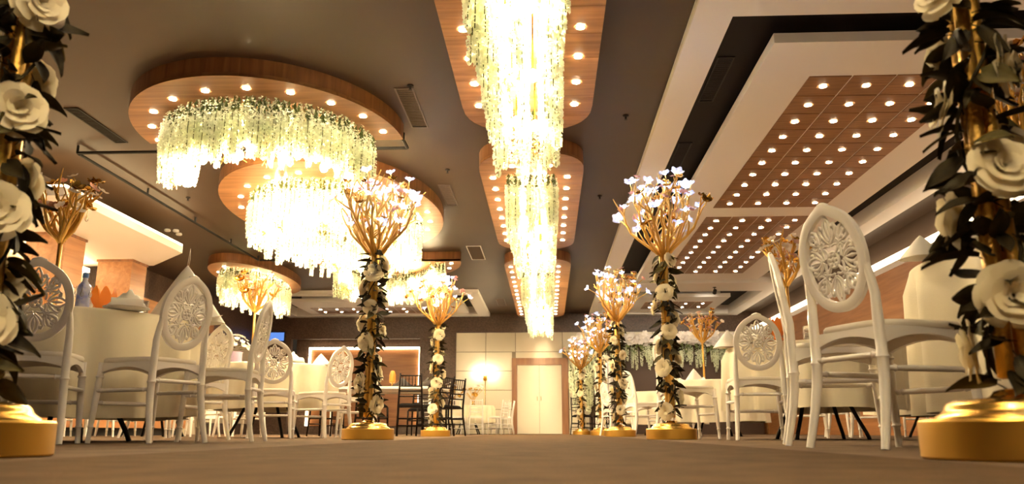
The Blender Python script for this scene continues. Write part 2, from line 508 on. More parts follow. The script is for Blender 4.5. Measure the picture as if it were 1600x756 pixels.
def ellipse(cx, cy, rx, ry, a0=0, a1=2 * PI, n=64, full=True):
    m = n if full else n + 1
    return [(cx + rx * math.cos(a0 + (a1 - a0) * k / n), cy + ry * math.sin(a0 + (a1 - a0) * k / n)) for k in range(m)]
def round_panel(label, cx, cy, outl, lights):
    t = thing('ceiling_panel', label, 'ceiling panel', (cx, cy, ZP), group='rounded wooden ceiling panels on the left')
    rim(outl, 0.0, 0.2, t)
    MB().prism(outl, 0.001, 0.04).build('board', 'wood', t)
    for x, y in lights: downlight(x - cx, y - cy, 0.0, t)
    return t
def crescent(rx, ry, wx, wy, sgn=-1):
    o = ellipse(0, 0, rx, ry, 0, PI, 40, False); i = ellipse(0, 0, rx - wx, ry - wy, PI, 0, 40, False)
    return [(x, y * sgn) for x, y in o + i]
round_panel('nearest crescent shaped wooden ceiling panel at upper left', -3.28, 9.06, crescent(1.56, 1.86, 1.0, 1.0),
            [(-3.95, 7.75), (-3.52, 7.56), (-3.07, 7.51), (-2.65, 7.64), (-2.3, 7.93), (-2.04, 8.31), (-1.91, 8.79), (-4.32, 8.08), (-4.55, 8.51), (-4.68, 8.95)])
round_panel('large oval wooden ceiling panel behind the nearest crescent', -3.38, 12.45, ellipse(0, 0, 1.68, 2.66),
            [(-3.87, 10.44), (-3.37, 10.26), (-2.84, 10.4), (-2.46, 10.76), (-2.2, 11.21), (-2.0, 11.76), (-1.91, 12.32), (-1.95, 12.92), (-2.08, 13.48), (-4.29, 10.83), (-4.58, 11.34), (-4.79, 11.92), (-4.82, 12.46), (-4.75, 13.1), (-2.4, 14.1), (-4.5, 13.7)])
round_panel('small oval wooden ceiling panel over the far left corner', -6.72, 18.0, ellipse(0, 0, 0.82, 2.0),
            [(-7.25, 17.05), (-6.88, 16.45), (-6.4, 16.9), (-6.25, 17.55), (-6.2, 18.09), (-6.25, 18.76), (-6.4, 19.3), (-7.3, 17.8)])
round_panel('furthest crescent shaped wooden ceiling panel, opening toward the viewer', -3.3, 16.1, crescent(1.52, 1.86, 1.0, 1.0, 1),
            [(-2.0, 16.35), (-2.1, 16.85), (-2.4, 17.35), (-2.9, 17.65), (-3.6, 17.7), (-4.2, 17.4), (-4.5, 16.9), (-4.6, 16.35)])

# tiled wooden panels with a lamp in every tile
def tile_panel(label, x0, x1, y0, y1, nx, ny, lit=None):
    t = thing('tiled_ceiling_panel', label, 'ceiling panel', ((x0 + x1) / 2, (y0 + y1) / 2, 3.612), group='tiled wooden ceiling panels in the white coffers')
    w, h = (x1 - x0) / nx, (y1 - y0) / ny
    tm = MB().box(-w / 2 + .009, w / 2 - .009, -h / 2 + .009, h / 2 - .009, 0, 0.02).mesh('tile', 'wood_tile')
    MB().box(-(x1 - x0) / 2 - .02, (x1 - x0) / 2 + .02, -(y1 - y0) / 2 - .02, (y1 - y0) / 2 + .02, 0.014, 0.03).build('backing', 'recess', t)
    for i in range(nx):
        for j in range(ny):
            x, y = (i + .5) * w - (x1 - x0) / 2, (j + .5) * h - (y1 - y0) / 2
            put('tile', tm, t, (x, y, rnd.uniform(-.001, .001)), (0, 0, 0 if (i + j) % 2 else PI))
            if lit is None or (i, j) in lit: downlight(x, y, 0.0, t)
tile_panel('nearest tiled wooden ceiling panel in the right coffer', 2.71, 4.50, 7.73, 12.70, 4, 10)
tile_panel('second tiled wooden ceiling panel in the right coffer', 2.71, 4.50, 13.27, 18.28, 4, 10)
tile_panel('small tiled wooden panel in the far right coffer', 2.75, 4.65, 22.4, 23.7, 4, 2, {(0, 0), (0, 1), (2, 0), (2, 1), (3, 0), (3, 1)})
tile_panel('wide tiled wooden panel in the far left coffer', -7.0, -3.5, 23.1, 24.2, 7, 2, {(0, 0), (0, 1), (1, 0), (1, 1), (2, 0), (2, 1), (4, 0), (4, 1), (5, 0), (5, 1)})

# vents, rail, small ceiling fittings
def vent(label, x0, x1, y0, y1, z, dark=False, fm='vent'):
    t = thing('ceiling_vent', label, 'vent', ((x0 + x1) / 2, (y0 + y1) / 2, z), group='ceiling vents')
    hx, hy = (x1 - x0) / 2, (y1 - y0) / 2
    mb = MB(); f = .018
    mb.box(-hx, hx, -hy, -hy + f, -.012, 0); mb.box(-hx, hx, hy - f, hy, -.012, 0)
    mb.box(-hx, -hx + f, -hy + f, hy - f, -.012, 0); mb.box(hx - f, hx, -hy + f, hy - f, -.012, 0)
    mb.build('frame', 'vent_dark' if dark else fm, t)
    MB().box(-hx + f, hx - f, -hy + f, hy - f, -.002, 0).build('backing', 'vent_dark', t)
    n = int((2 * hy - 2 * f) / .05)
    sm = MB().add([(-hx + f, -.012, -.003), (hx - f, -.012, -.003), (hx - f, .012, -.011), (-hx + f, .012, -.011)], [(0, 1, 2, 3)])
    sm.box(-hx + f, hx - f, -.004, .004, -.010, -.002)
    me = sm.mesh('slat', 'vent_dark' if dark else 'vent')
    for k in range(n): put('slat', me, t, (0, -hy + f + .03 + k * (2 * hy - 2 * f - .04) / n, 0))
vent('long brown ceiling vent between nearest crescent and middle panel', -1.64, -1.43, 8.0, 9.16, ZC)
vent('brown ceiling vent beside the large oval panel', -1.64, -1.45, 11.5, 12.62, ZC)
vent('pale framed ceiling vent beside the middle long panel', -1.62, -1.32, 15.6, 16.9, ZC, fm='white')
vent('small brown ceiling vent near the back wall', -1.45, -1.2, 22.2, 23.4, ZC)
vent('dark ceiling vent at the far upper left', -5.55, -5.38, 8.38, 9.52, ZC, True)
vent('near black vent in the dark gap left of tiled panels', 1.80, 1.98, 7.74, 8.89, 3.86, True)
vent('second black vent in the dark gap left of tiled panels', 1.80, 1.98, 10.28, 11.43, 3.86, True)
vent('black vent in the dark gap right of tiled panels', 5.2, 5.38, 8.6, 9.9, 3.86, True)
rl = thing('lighting_rail', 'black suspended rail on the ceiling around the oval panel', 'rail', (0, 0, 0))
for a, b in (((-6.1, 9.62), (-1.77, 9.62)), ((-6.1, 9.66), (-6.1, 16.3)), ((-6.06, 16.3), (-4.95, 16.3)), ((-1.77, 9.30), (-1.77, 9.62))):
    MB().tube([(a[0], a[1], 3.6), (b[0], b[1], 3.6)], .022, 6).build('rail_bar', 'blackmetal', rl)
for x, y in ((-6.1, 9.62), (-1.77, 9.35), (-6.1, 11.5), (-6.1, 13.2), (-6.1, 14.8), (-6.1, 16.3), (-4.95, 16.3)):
    MB().tube([(x, y, 3.6), (x, y, 3.70)], .016, 6).build('hanger', 'blackmetal', rl)
def fitting(x, y, label):
    t = thing('ceiling_sensor', label, 'sensor', (x, y, ZC), group='small ceiling sensors')
    MB().lathe([(.035, 0), (.035, -.012), (.012, -.02), (.012, -.05), (.02, -.055)], 12).build('body', 'vent_dark', t, R(30))
for x, y, l in ((-1.45, 7.95, 'tiny ceiling sensor next to the long brown vent'), (-1.4, 10.8, 'tiny ceiling sensor between the two brown vents'), (0.95, 8.9, 'tiny ceiling sensor between near panel and white coffer'), (0.85, 12.2, 'tiny ceiling sensor right of the middle long panel'), (-6.9, 11.3, 'tiny hanging ceiling sensor above the left soffit'), (-5.7, 12.0, 'tiny ceiling sensor left of the oval panel')):
    fitting(x, y, l)
t = thing('spot_cluster', 'cluster of three tiny pale spotlights on ceiling above left soffit', 'spotlight', (-6.9, 14.0, ZC))
for dx, dy in ((-.08, 0), (.06, .05), (0.0, .3)):
    MB().lathe([(.05, 0), (.06, -.03), (.045, -.045)], 12, (dx, dy, 0)).build('spot', 'white', t, R(30))

# ------------------------------------------------------------------ wisteria chandeliers
def strand_mesh(L, seed):
    r = random.Random(seed); mb = MB()
    mb.cur = 1
    mb.tube([(0, 0, 0), (r.uniform(-.01, .01), r.uniform(-.01, .01), -L * .5), (0, 0, -L)], .004, 3)
    for k in range(12):                                           # leaves near the top
        a = r.uniform(0, 2 * PI); z = -r.uniform(0, .15); l = .06
        p = Vector((0, 0, z)); q = Vector((math.cos(a) * .032, math.sin(a) * .032, z - l)); w = Vector((-math.sin(a), math.cos(a), 0)) * .011
        mb.add([p, (p + q) / 2 + w, q, (p + q) / 2 - w], [(0, 1, 2, 3)])
    mb.cur = 0
    n = int(L / .0105)
    for k in range(n):
        f = k / n
        rad = .034 * (1 - .6 * max(0, (f - .6) / .4)) * (0.55 + .45 * min(1, f / .25))
        for b in range(3 if f > .25 else (1 if r.random() < .75 else 0)):
            a = r.uniform(0, 2 * PI); z = -f * L - r.uniform(0, .012)
            c = Vector((math.cos(a) * rad, math.sin(a) * rad, z)); s = r.uniform(.013, .020)
            u = Vector((-math.sin(a), math.cos(a), r.uniform(-.5, .5))).normalized() * s
            v = Vector((math.cos(a) * .5, math.sin(a) * .5, -.8 + r.uniform(-.3, .3))).normalized() * s
            w = Vector((math.cos(a), math.sin(a), .3)) * s * .5
            mb.add([c - u + w, c + v * 1.2, c + u + w, c - v * .8, c], [(0, 1, 4), (1, 2, 4), (2, 3, 4), (3, 0, 4)])
    return mb.mesh('strand', ['wisteria', 'stem'])
STR = {L: [strand_mesh(L, int(L * 100) + i) for i in range(2)] for L in (.36, .46, .56, .66, .76)}
LS = sorted(STR)
bulb_me = MB().ball((0, 0, 0), .045, 12, 8, 1.25).mesh('bulb', 'bulb', True)
def twig_mesh(seed):
    r = random.Random(seed); mb = MB()
    for k in range(26):
        a = r.uniform(0, 2 * PI); e = r.uniform(-1.2, .2); d = Vector((math.cos(a) * math.cos(e), math.sin(a) * math.cos(e), math.sin(e)))
        p = Vector((0, 0, 0)); pts = [p.copy()]
        for s in range(4):
            d = (d + Vector((r.uniform(-.9, .9), r.uniform(-.9, .9), r.uniform(-.9, .9)))).normalized()
            p = p + d * .055; pts.append(p.copy())
        mb.tube(pts, .0035, 3, cap=False)
    return mb.mesh('twig_spray', 'twig')
TW = [twig_mesh(i) for i in range(3)]

def chandelier(label, cx, cy, spots, bulbs, twigs, lens):
    t = thing('wisteria_chandelier', label, 'chandelier', (cx, cy, ZP), group='hanging white wisteria chandeliers')
    r = random.Random(label)
    for x, y in spots:
        L = r.choice(lens)
        put('strand', r.choice(STR[L]), t, (x - cx, y - cy, -.004), (r.uniform(-.03, .03), r.uniform(-.03, .03), r.uniform(0, 6.28)), (1.15, 1.15, r.uniform(.92, 1.08)))
    for x, y, z in bulbs:
        b = put('bulb', bulb_me, t, (x - cx, y - cy, z - ZP))
        MB().tube([(0, 0, .05), (0, 0, ZP - z - .003)], .008, 6).build('cord', 'gold', b)
    for x, y, z in twigs:
        put('twig_spray', r.choice(TW), t, (x - cx, y - cy, z - ZP), (0, 0, r.uniform(0, 6)))
    return t
def strip_spots(x0, x1, y0, y1, pitch):
    r = random.Random(int(y0 * 100)); out = []
    ny = int((y1 - y0) / pitch)
    for k in range(ny + 1):
        y = y0 + (y1 - y0) * k / ny
        for x in (x0, x1): out.append((x + r.uniform(-.02, .02), y + r.uniform(-.02, .02)))
        if k % 2 == 0:
            for x in (x0 + .09, x1 - .09, (x0 + x1) / 2): out.append((x + r.uniform(-.03, .03), y + r.uniform(-.04, .04)))
    for e in (y0, y1):
        for k in range(9): out.append((x0 + (x1 - x0) * k / 8, e + r.uniform(-.03, .03)))
    return out
for lb, y0, y1, nb in (('long wisteria chandelier overhead, above the viewer', -2.8, 1.7, 7), ('nearest long wisteria chandelier over the aisle, cut by picture top', 4.1, 8.15, 7), ('middle long wisteria chandelier over the aisle', 10.42, 14.2, 7), ('furthest long wisteria chandelier before the door', 17.0, 23.6, 9)):  # the overhead one is added out of view to light the near chairs
    sp = strip_spots(-.50, .10, y0, y1, 0.062 if y1 - y0 < 5 else .105)
    bl = [(-.2 + (.1 if k % 2 else -.1), y0 + .35 + (y1 - y0 - .7) * k / (nb - 1), 2.93 if k % 2 else 3.2) for k in range(nb)]
    tw = [(-.2, y1 - .2, 3.0), (-.3, (y0 + y1) / 2, 2.95)]
    chandelier(lb, -.2, (y0 + y1) / 2, sp[:300], bl, tw, (.56, .66, .66, .76))
def arc_spots(cx, cy, rx, ry, a0, a1, n, rows=3, dr=.085, jit=.02):
    r = random.Random(int(cx * 100 + cy)); out = []
    for q in range(rows):
        m = int(n * (1 - .12 * q))
        for k in range(m):
            a = a0 + (a1 - a0) * (k + .5 * (q % 2)) / m
            out.append((cx + (rx - q * dr) * math.cos(a) + r.uniform(-jit, jit), cy + (ry - q * dr) * math.sin(a) + r.uniform(-jit, jit)))
    return out
sp = arc_spots(-3.26, 9.0, 1.20, 1.32, PI, 2 * PI, 66, 4)
bl = [(-3.26 + .97 * math.cos(a), 9.0 + 1.06 * math.sin(a), z) for a in [PI + PI * (k + .3) / 6.6 for k in range(7)] for z in (2.93, 3.24)]
tw = [(-4.35, 8.75, 2.98), (-3.4, 8.0, 3.0), (-2.9, 7.95, 2.98), (-2.3, 8.6, 2.98)]
chandelier('crescent wisteria chandelier nearest the viewer at upper left', -3.26, 9.0, sp, bl, tw, (.46, .56, .56, .66))
sp = arc_spots(-3.36, 12.45, 1.27, 2.02, 0, 2 * PI, 104, 2, .1) + arc_spots(-3.36, 12.45, .75, 1.3, 0, 2 * PI, 40, 2, .2)
bl = [(-3.36 + 1.0 * math.cos(a), 12.45 + 1.66 * math.sin(a), 2.93 if k % 2 else 3.22) for k, a in enumerate([2 * PI * k / 12 for k in range(12)])]
tw = [(-4.2, 11.4, 2.96), (-3.8, 13.8, 2.98), (-2.8, 13.9, 2.98)]
chandelier('large oval wisteria chandelier behind the nearest crescent', -3.36, 12.45, sp, bl, tw, (.46, .56, .66))
sp = arc_spots(-6.72, 18.0, .58, 1.55, 0, 2 * PI, 70, 2, .1)
chandelier('small oval wisteria chandelier in the far left corner', -6.72, 18.0, sp, [(-6.72, 17.0, 2.98), (-6.72, 18.0, 2.98), (-6.72, 19.0, 2.98)], [(-6.7, 16.8, 3.0)], (.46, .56, .66))
sp = arc_spots(-3.3, 16.2, 1.15, 1.32, 0, PI, 60, 4)
bl = [(-3.3 + .93 * math.cos(a), 16.2 + 1.06 * math.sin(a), 2.93 if k % 2 else 3.22) for k, a in enumerate([PI * (k + .3) / 6.6 for k in range(7)])]
chandelier('furthest crescent wisteria chandelier behind the oval one', -3.3, 16.2, sp, bl, [(-4.2, 16.35, 3.0), (-2.3, 16.5, 3.0)], (.46, .56, .66))
#NEXT
# ------------------------------------------------------------------ white oval-backed chairs
def turned(p, q, r0, r1, rings=(), n=10, bow=None):
    """a tapering leg from p to q with turned rings at fractions"""
    p, q = Vector(p), Vector(q)
    fr = sorted(set([0, .25, .5, .75, 1] + [f + d for f in rings for d in (-.022, -.012, 0, .012, .022)]))
    pts, rad = [], []
    for f in fr:
        c = p.lerp(q, f)
        if bow: c = c + Vector(bow) * (math.sin(PI * f))
        r = r0 + (r1 - r0) * f
        for g_ in rings:
            d = abs(f - g_)
            if d < .006: r *= 1.22
            elif d < .018: r *= 1.0
            elif d < .025: r *= .86
        pts.append(c); rad.append(r)
    return pts, rad

def scroll(c, a0, a1, r0, r1, n=14):
    return [(c[0] + (r0 + (r1 - r0) * k / n) * math.cos(a0 + (a1 - a0) * k / n), c[1] + (r0 + (r1 - r0) * k / n) * math.sin(a0 + (a1 - a0) * k / n)) for k in range(n + 1)]

BA, BB = 0.158, 0.186          # half axes of the oval, centre line
def oval(a):
    u = BA * math.copysign(abs(math.cos(a)) ** .94, math.cos(a)); v = BB * math.sin(a)
    if math.sin(a) > 0: v += .014 * math.exp(-(math.cos(a) / .25) ** 2)
    return u, v
TILT = R(9)
CZ, CY = 0.712, -0.228
def bk(u, v, w=0.0):
    """oval-plane point to chair space; w is toward the sitter"""
    return (u, CY - v * math.sin(TILT) + w * math.cos(TILT), CZ + v * math.cos(TILT) + w * math.sin(TILT))

def make_oval_chair():
    t = thing('oval_back_chair', 'x', 'chair')
    # seat
    def seat_outline(s, ex=0.0):
        pts = []
        for k in range(40):
            a = 2 * PI * k / 40
            c_, s_ = math.cos(a), math.sin(a)
            x = math.copysign(abs(c_) ** .45, c_); y = math.copysign(abs(s_) ** .45, s_)
            wd = .198 + .018 * y
            pts.append(((wd + ex) * x * s, (.205 + ex) * y * s + .005))
        return pts
    mb = MB(); vs = []; n = 40
    for (s, z) in ((.985, .437), (1.0, .445), (1.0, .455), (.97, .464), (.6, .470), (.02, .471)):
        vs += [(x, y, z) for x, y in seat_outline(s)]
    fs = [tuple(range(n - 1, -1, -1))]
    for i in range(5):
        for k in range(n): fs.append((i * n + k, i * n + (k + 1) % n, (i + 1) * n + (k + 1) % n, (i + 1) * n + k))
    mb.add(vs, fs).build('seat', 'cushion', t, R(40))
    # apron with arched lower edge on the four sides
    mb = MB()
    cs = [(-.175, -.19), (.175, -.19), (.190, .185), (-.190, .185)]
    for i in range(4):
        p, q = Vector((*cs[i], 0)), Vector((*cs[(i + 1) % 4], 0)); m = 10
        nrm = Vector(((q - p).y, -(q - p).x, 0)).normalized() * .011
        vs = []
        for k in range(m + 1):
            f = k / m; c = p.lerp(q, f); zl = .375 + .038 * math.sin(PI * f) ** .8
            vs += [c + nrm + Vector((0, 0, .438)), c + nrm + Vector((0, 0, zl)), c - nrm + Vector((0, 0, zl)), c - nrm + Vector((0, 0, .438))]
        fs = []
        for k in range(m):
            o = k * 4
            for a, b in ((0, 1), (1, 2), (2, 3)): fs.append((o + a, o + 4 + a, o + 4 + b, o + b))
        mb.add(vs, fs)
    mb.build('apron', 'chair', t)
    for s in (-1, 1):                                               # front legs
        pts, rad = turned((s * .190, .180, .44), (s * .208, .205, 0), .021, .014, (.18, .80))
        MB().tube(pts, rad, 10).build('leg', 'chair', t, R(50))
    for s in (-1, 1):                                               # rear legs running up to the oval
        up = [bk(s * .160, -.03), bk(s * .166, -.09), bk(s * .170, -.16)]
        path = [Vector(p) for p in up] + [Vector((s * x_, y_, z_)) for x_, y_, z_ in ((.172, -.204, .46), (.172, -.202, .40), (.173, -.202, .335), (.173, -.202, .325), (.173, -.202, .315), (.176, -.206, .25), (.182, -.220, .15), (.188, -.238, .06), (.193, -.252, 0))]
        rad = [.012, .016, .018, .020, .020, .020, .025, .020, .020, .018, .016, .0145]
        MB().tube(path, rad, 10).build('leg', 'chair', t, R(50))
    # stretchers
    def st(p, q, r=.0115):
        pts, rad = turned(p, q, r, r, (.12, .88), 8)
        MB().tube(pts, rad, 8).build('stretcher', 'chair', t, R(50))
    st((-.17, -.203, .335), (.17, -.203, .335))
    st((-.20, .20, .22), (.20, .20, .22))
    for s in (-1, 1):
        st((s * .175, -.204, .285), (s * .203, .194, .285))
        st((s * .190, -.232, .15), (s * .21, .207, .15), .009) if False else None
    # oval frame
    mb = MB(); n = 56; sec = [(-.021, -.010), (-.021, .010), (-.012, .017), (.008, .014), (.019, .009), (.019, -.010), (.0, -.015)]
    vs = []
    for k in range(n):
        a = 2 * PI * k / n
        u, v = oval(a); u2, v2 = oval(a + .02); tx, ty = u2 - u, v2 - v; l = math.hypot(tx, ty)
        ox, oy = ty / l, -tx / l
        for d_, w in sec: vs.append(bk(u + ox * d_, v + oy * d_, w))
    m = len(sec); fs = [(k * m + j, ((k + 1) % n) * m + j, ((k + 1) % n) * m + (j + 1) % m, k * m + (j + 1) % m) for k in range(n) for j in range(m)]
    mb.add(vs, fs)
    bf = mb.build('back_frame', 'chair', t, R(60))
    MB().tube([bk(-.035, BB + .026), bk(-.014, BB + .031), bk(0, BB + .033), bk(.014, BB + .031), bk(.035, BB + .026)], [.005, .009, .011, .009, .005], 8).build('crest', 'chair', bf, True)
    # pierced carving: palmettes up, down, left and right, with scrolls between them
    mb = MB()
    def curve(pts, r0=.0095, r1=.006):
        r0 *= .82; r1 *= .82
        k = len(pts); rr = [r0 + (r1 - r0) * abs(2 * i / (k - 1) - 1) for i in range(k)]
        mb.tube([bk(u, v, 0.003) for u, v in pts], rr, 7, 1.0)
    ex, ey = BA - .010, BB - .010
    N = lambda u, v: (u * ex, v * ey)
    for rot in range(4):                                            # palmettes on the axes
        cr, sr = round(math.cos(rot * PI / 2)), round(math.sin(rot * PI / 2))
        f = lambda a, b: N(a * cr - b * sr, a * sr + b * cr)        # a outward, b sideways
        for sg in (-1, 1):
            curve([f(.40, 0), f(.50, sg * .08), f(.62, sg * .135), f(.76, sg * .13), f(.88, sg * .07), f(.985, 0)], .0095, .006)
            curve([f(.36, sg * .02), f(.46, sg * .15), f(.58, sg * .25), f(.70, sg * .30), f(.79, sg * .25), f(.78, sg * .18), f(.72, sg * .19)], .0085, .006)
            curve([f(.30, sg * .05), f(.33, sg * .17), f(.30, sg * .27), f(.38, sg * .32), f(.44, sg * .26), f(.39, sg * .22)], .0085, .006)
            mb.ball(bk(*f(.735, sg * .20), .005), .011, 7, 5)
        curve([f(.48, 0), f(.66, 0), f(.84, 0)], .010, .004)
    for qx in (-1, 1):                                              # acanthus scrolls in the quarters
        for qy in (-1, 1):
            f = lambda a, b: N(qx * a, qy * b)
            for sw in (0, 1):
                h = (lambda a, b: f(a, b)) if sw == 0 else (lambda a, b: f(b, a))
                curve([h(.10, .08), h(.22, .24), h(.36, .36), h(.54, .40), h(.68, .46), h(.72, .58), h(.63, .64), h(.56, .57), h(.61, .52)], .010, .006)
                curve([h(.38, .37), h(.50, .30), h(.62, .30), h(.70, .36)], .008, .005)
                mb.ball(bk(*h(.61, .575), .005), .012, 7, 5)
            curve([f(.48, .46), f(.58, .60), f(.69, .71)], .009, .006)
            mb.ball(bk(*f(.47, .45), .006), .013, 8, 5)
    for k in range(6):                                              # small rosette
        a = k * PI / 3; mb.ball(bk(.021 * math.cos(a), .021 * math.sin(a), .005), .010, 7, 5)
    mb.ball(bk(0, 0, .008), .013, 8, 5)
    curve([N(.19 * math.cos(2 * PI * k / 20), .17 * math.sin(2 * PI * k / 20)) for k in range(21)], .007, .007)
    mb.build('carving', 'chair', bf, R(60))
    kids[t.name] = list(t.children)
    return t

chairs = []
proto = make_oval_chair()
bpy.context.view_layer.update()
kids[proto.name] = [o for o in bpy.data.objects if o.parent == proto]
first = [True]
def place(protoobj, flag, x, y, ang, label, group, z=0.0, shift=.22):
    """ang: direction the chair faces, degrees counter-clockwise from +x"""
    rz = R(ang - 90)
    x += shift * math.cos(R(ang)); y += shift * math.sin(R(ang))
    if flag[0]:
        flag[0] = False
        protoobj.location = (x, y, z); protoobj.rotation_euler = (0, 0, rz); tag(protoobj, label, None, group)
        return protoobj
    return dup(protoobj, (x, y, z), rz, label, group)
GW = 'white oval-backed chairs at the round tables'
for x, y, a, lb in (
    (1.12, 3.10, 22, 'largest white oval-back chair, in front of the nearest right table'),
    (1.16, 3.96, -14, 'white oval-back chair seen edge-on behind the largest chair'),
    (1.58, 6.12, 84, 'white oval-back chair with its back squarely to viewer on the right'),
    (1.06, 7.50, 14, 'white oval-back chair right behind the rose stand before the second right table'),
    (-2.62, 3.95, 112, 'white oval-back chair half hidden by the near left rose stand'),
    (-2.06, 4.45, 157, 'largest whole white oval-back chair on the left, before the near table'),
    (-2.72, 6.5, 240, 'white oval-back chair turned toward viewer behind the near left table'),
    (-1.93, 5.32, 187, 'white oval-back chair seen edge-on at the near left table'),
    (-2.63, 7.64, 106, 'white oval-back chair with its back squarely to viewer on the left'),
    (-2.16, 8.32, 150, 'white oval-back chair angled beside the left middle rose stand'),
    (-2.05, 9.62, 188, 'white oval-back chair seen edge-on just left of the middle rose stand'),
    (1.15, 11.65, 22, 'white oval-back chair behind the second right rose stand'),
    (1.34, 12.75, -12, 'white oval-back chair seen beside the third right table napkin'),
    (1.02, 14.60, 20, 'white oval-back chair between the distant right rose stands'),
    (2.20, 13.6, 272, 'white oval-back chair facing the viewer behind the third right table'),
    (3.5, 3.95, 200, 'white oval-back chair on the far side of nearest right table'),
    (2.75, 8.85, 250, 'white oval-back chair behind the second right table'),
    (-4.05, 10.25, 320, 'white oval-back chair behind the second left table'),
    (-4.5, 8.55, 20, 'white oval-back chair at the left side of second left table'),
    (-4.4, 5.6, 350, 'white oval-back chair at the wall side of near left table'),
): place(proto, first, x, y, a, lb, GW)
def ring(cx, cy, rr, n, off, label):
    for k in range(n):
        a = off + 360 * k / n
        c_, s_ = math.cos(R(a)), math.sin(R(a))
        side = ('aisle' if c_ * cx < 0 else 'wall') + ' side ' + ('rear' if s_ > .6 else 'front' if s_ < -.6 else 'middle')
        place(proto, first, cx + rr * c_, cy + rr * s_, a + 180, label % side, label.replace('%s ', ''))
ring(-5.5, 11.2, 1.48, 6, 20, 'white chair at %s of the table by left plinth')
ring(4.55, 9.6, 1.45, 6, 20, 'white chair at %s of the further table near right wall')
ring(4.4, 5.6, 1.45, 6, 20, 'white chair at %s of the nearer table near right wall')

# ------------------------------------------------------------------ round tables, cloths
def round_table(cx, cy, rad, label, cloth_label, hem, seed, top=.785, group='round banquet tables'):
    t = thing('round_table', label, 'table', (cx, cy, 0), group=group)
    MB().lathe([(rad - .03, top - .035), (rad - .02, top - .03), (rad - .02, top - .006), (rad - .03, top - .003)], 40).build('tabletop', 'brown', t, R(40))
    for k in range(4):
        a = PI / 4 + k * PI / 2; c_, s_ = math.cos(a), math.sin(a)
        MB().tube([(c_ * .16, s_ * .16, top - .04), (c_ * .20, s_ * .20, .45), (c_ * .34, s_ * .34, .16), (c_ * .40, s_ * .40, .05), (c_ * .42, s_ * .42, 0)], .017, 8).build('leg', 'blackmetal', t, True)
    MB().tube([(.19 * math.cos(PI * k / 4), .19 * math.sin(PI * k / 4), .47) for k in range(8)], .010, 6, closed=True).build('brace', 'blackmetal', t, True)
    r = random.Random(seed); mb = MB(); n = 120
    nf = r.randint(12, 15); ph = [r.uniform(0, 6) for _ in range(4)]
    prof = [(.001, top), (.5, top), (.9, top), (.975, top - .001), (.995, top - .006), (1.0, top - .02)] + [(None, top - .02 - (top - .02 - hem) * k / 7) for k in range(1, 8)]
    vs = []
    for i, (q, z) in enumerate(prof):
        for k in range(n):
            a = 2 * PI * k / n
            if q is None:
                f = (top - .02 - z) / (top - .02 - hem)
                w = math.sin(nf * a + ph[0] + .6 * math.sin(2 * a + ph[1])) + .45 * math.sin((nf * 2 - 3) * a + ph[2])
                rr = rad * 1.0 + .012 + (.018 + .020 * f) * w + .004 * f
                zz = z + .012 * f * math.sin(3 * a + ph[3])
            else: rr, zz = rad * q, z
            vs.append((rr * math.cos(a), rr * math.sin(a), zz))
    fs = [(i * n + k, i * n + (k + 1) % n, (i + 1) * n + (k + 1) % n, (i + 1) * n + k) for i in range(len(prof) - 1) for k in range(n)]
    mb.add(vs, fs)
    c = mb.build('tablecloth', 'cloth', None, True); c.location = (cx, cy, 0.002)
    tag(c, cloth_label, 'tablecloth', 'cream tablecloths')
    return t
TT = .787
T1, T2, TR1, TR2, TR3, TR4 = (-3.17, 5.23), (-3.18, 9.1), (2.33, 3.50), (2.36, 7.24), (2.46, 12.2), (2.15, 15.6)
round_table(*T1, .77, 'round table under cream cloth, nearest on the left', 'cream cloth on the nearest left round table', .15, 1)
round_table(*T2, .75, 'round table under cream cloth, second on the left', 'cream cloth on the second left round table', .30, 2)
round_table(*TR1, .69, 'round table under cream cloth, nearest on the right', 'cream cloth with deep folds on the nearest right round table', .14, 3)
round_table(*TR2, .76, 'round table under cream cloth, second on the right', 'cream cloth on the second right round table', .24, 4)
round_table(*TR3, .72, 'round table under cream cloth, third on the right', 'cream cloth on the third right round table', .2, 5)
round_table(*TR4, .80, 'round table under cream cloth, fourth on the right', 'cream cloth on the fourth right round table', .2, 6)
round_table(-5.5, 11.2, .80, 'round table near the left wall plinth', 'cream cloth on the table near the left wall plinth', .25, 7)
round_table(4.55, 9.6, .80, 'further round table near the right wall', 'cream cloth on the further table near right wall', .25, 8)
round_table(4.4, 5.6, .80, 'nearer round table near the right wall', 'cream cloth on the nearer table near right wall', .25, 9)

# ------------------------------------------------------------------ flowers, leaves, gold trees
def rose_mesh(seed):
    r = random.Random(seed); mb = MB()
    for L, (n, rad, h, tilt, w) in enumerate(((3, .010, .030, .10, .018), (4, .018, .034, .30, .024), (5, .028, .034, .60, .030), (6, .040, .030, .95, .034), (7, .050, .020, 1.30, .036))):
        for k in range(n):
            a = 2 * PI * (k + .5 * (L % 2)) / n + r.uniform(-.15, .15); tl = tilt + r.uniform(-.12, .12)
            def fn(u, v, a=a, tl=tl, h=h, rad=rad, w=w):
                x = (u - .5) * 2 * w * (.55 + .6 * v - .25 * v * v)
                ln = v * (h + rad * .75)
                rr = rad * .30 + ln * math.sin(tl) - .010 * math.cos((u - .5) * PI) * 0 + .012 * v ** 3
                z = ln * math.cos(tl) - .006 * v ** 4 + .010 * (1 - v) * 0 - abs(u - .5) * .012 * v
                rr -= (abs(u - .5) * 2) ** 2 * .012
                return (rr * math.cos(a) - x * math.sin(a), rr * math.sin(a) + x * math.cos(a), z)
            mb.grid(fn, 4, 3)
    return mb.mesh('rose', 'rose', True)
ROSE = [rose_mesh(i) for i in range(3)]
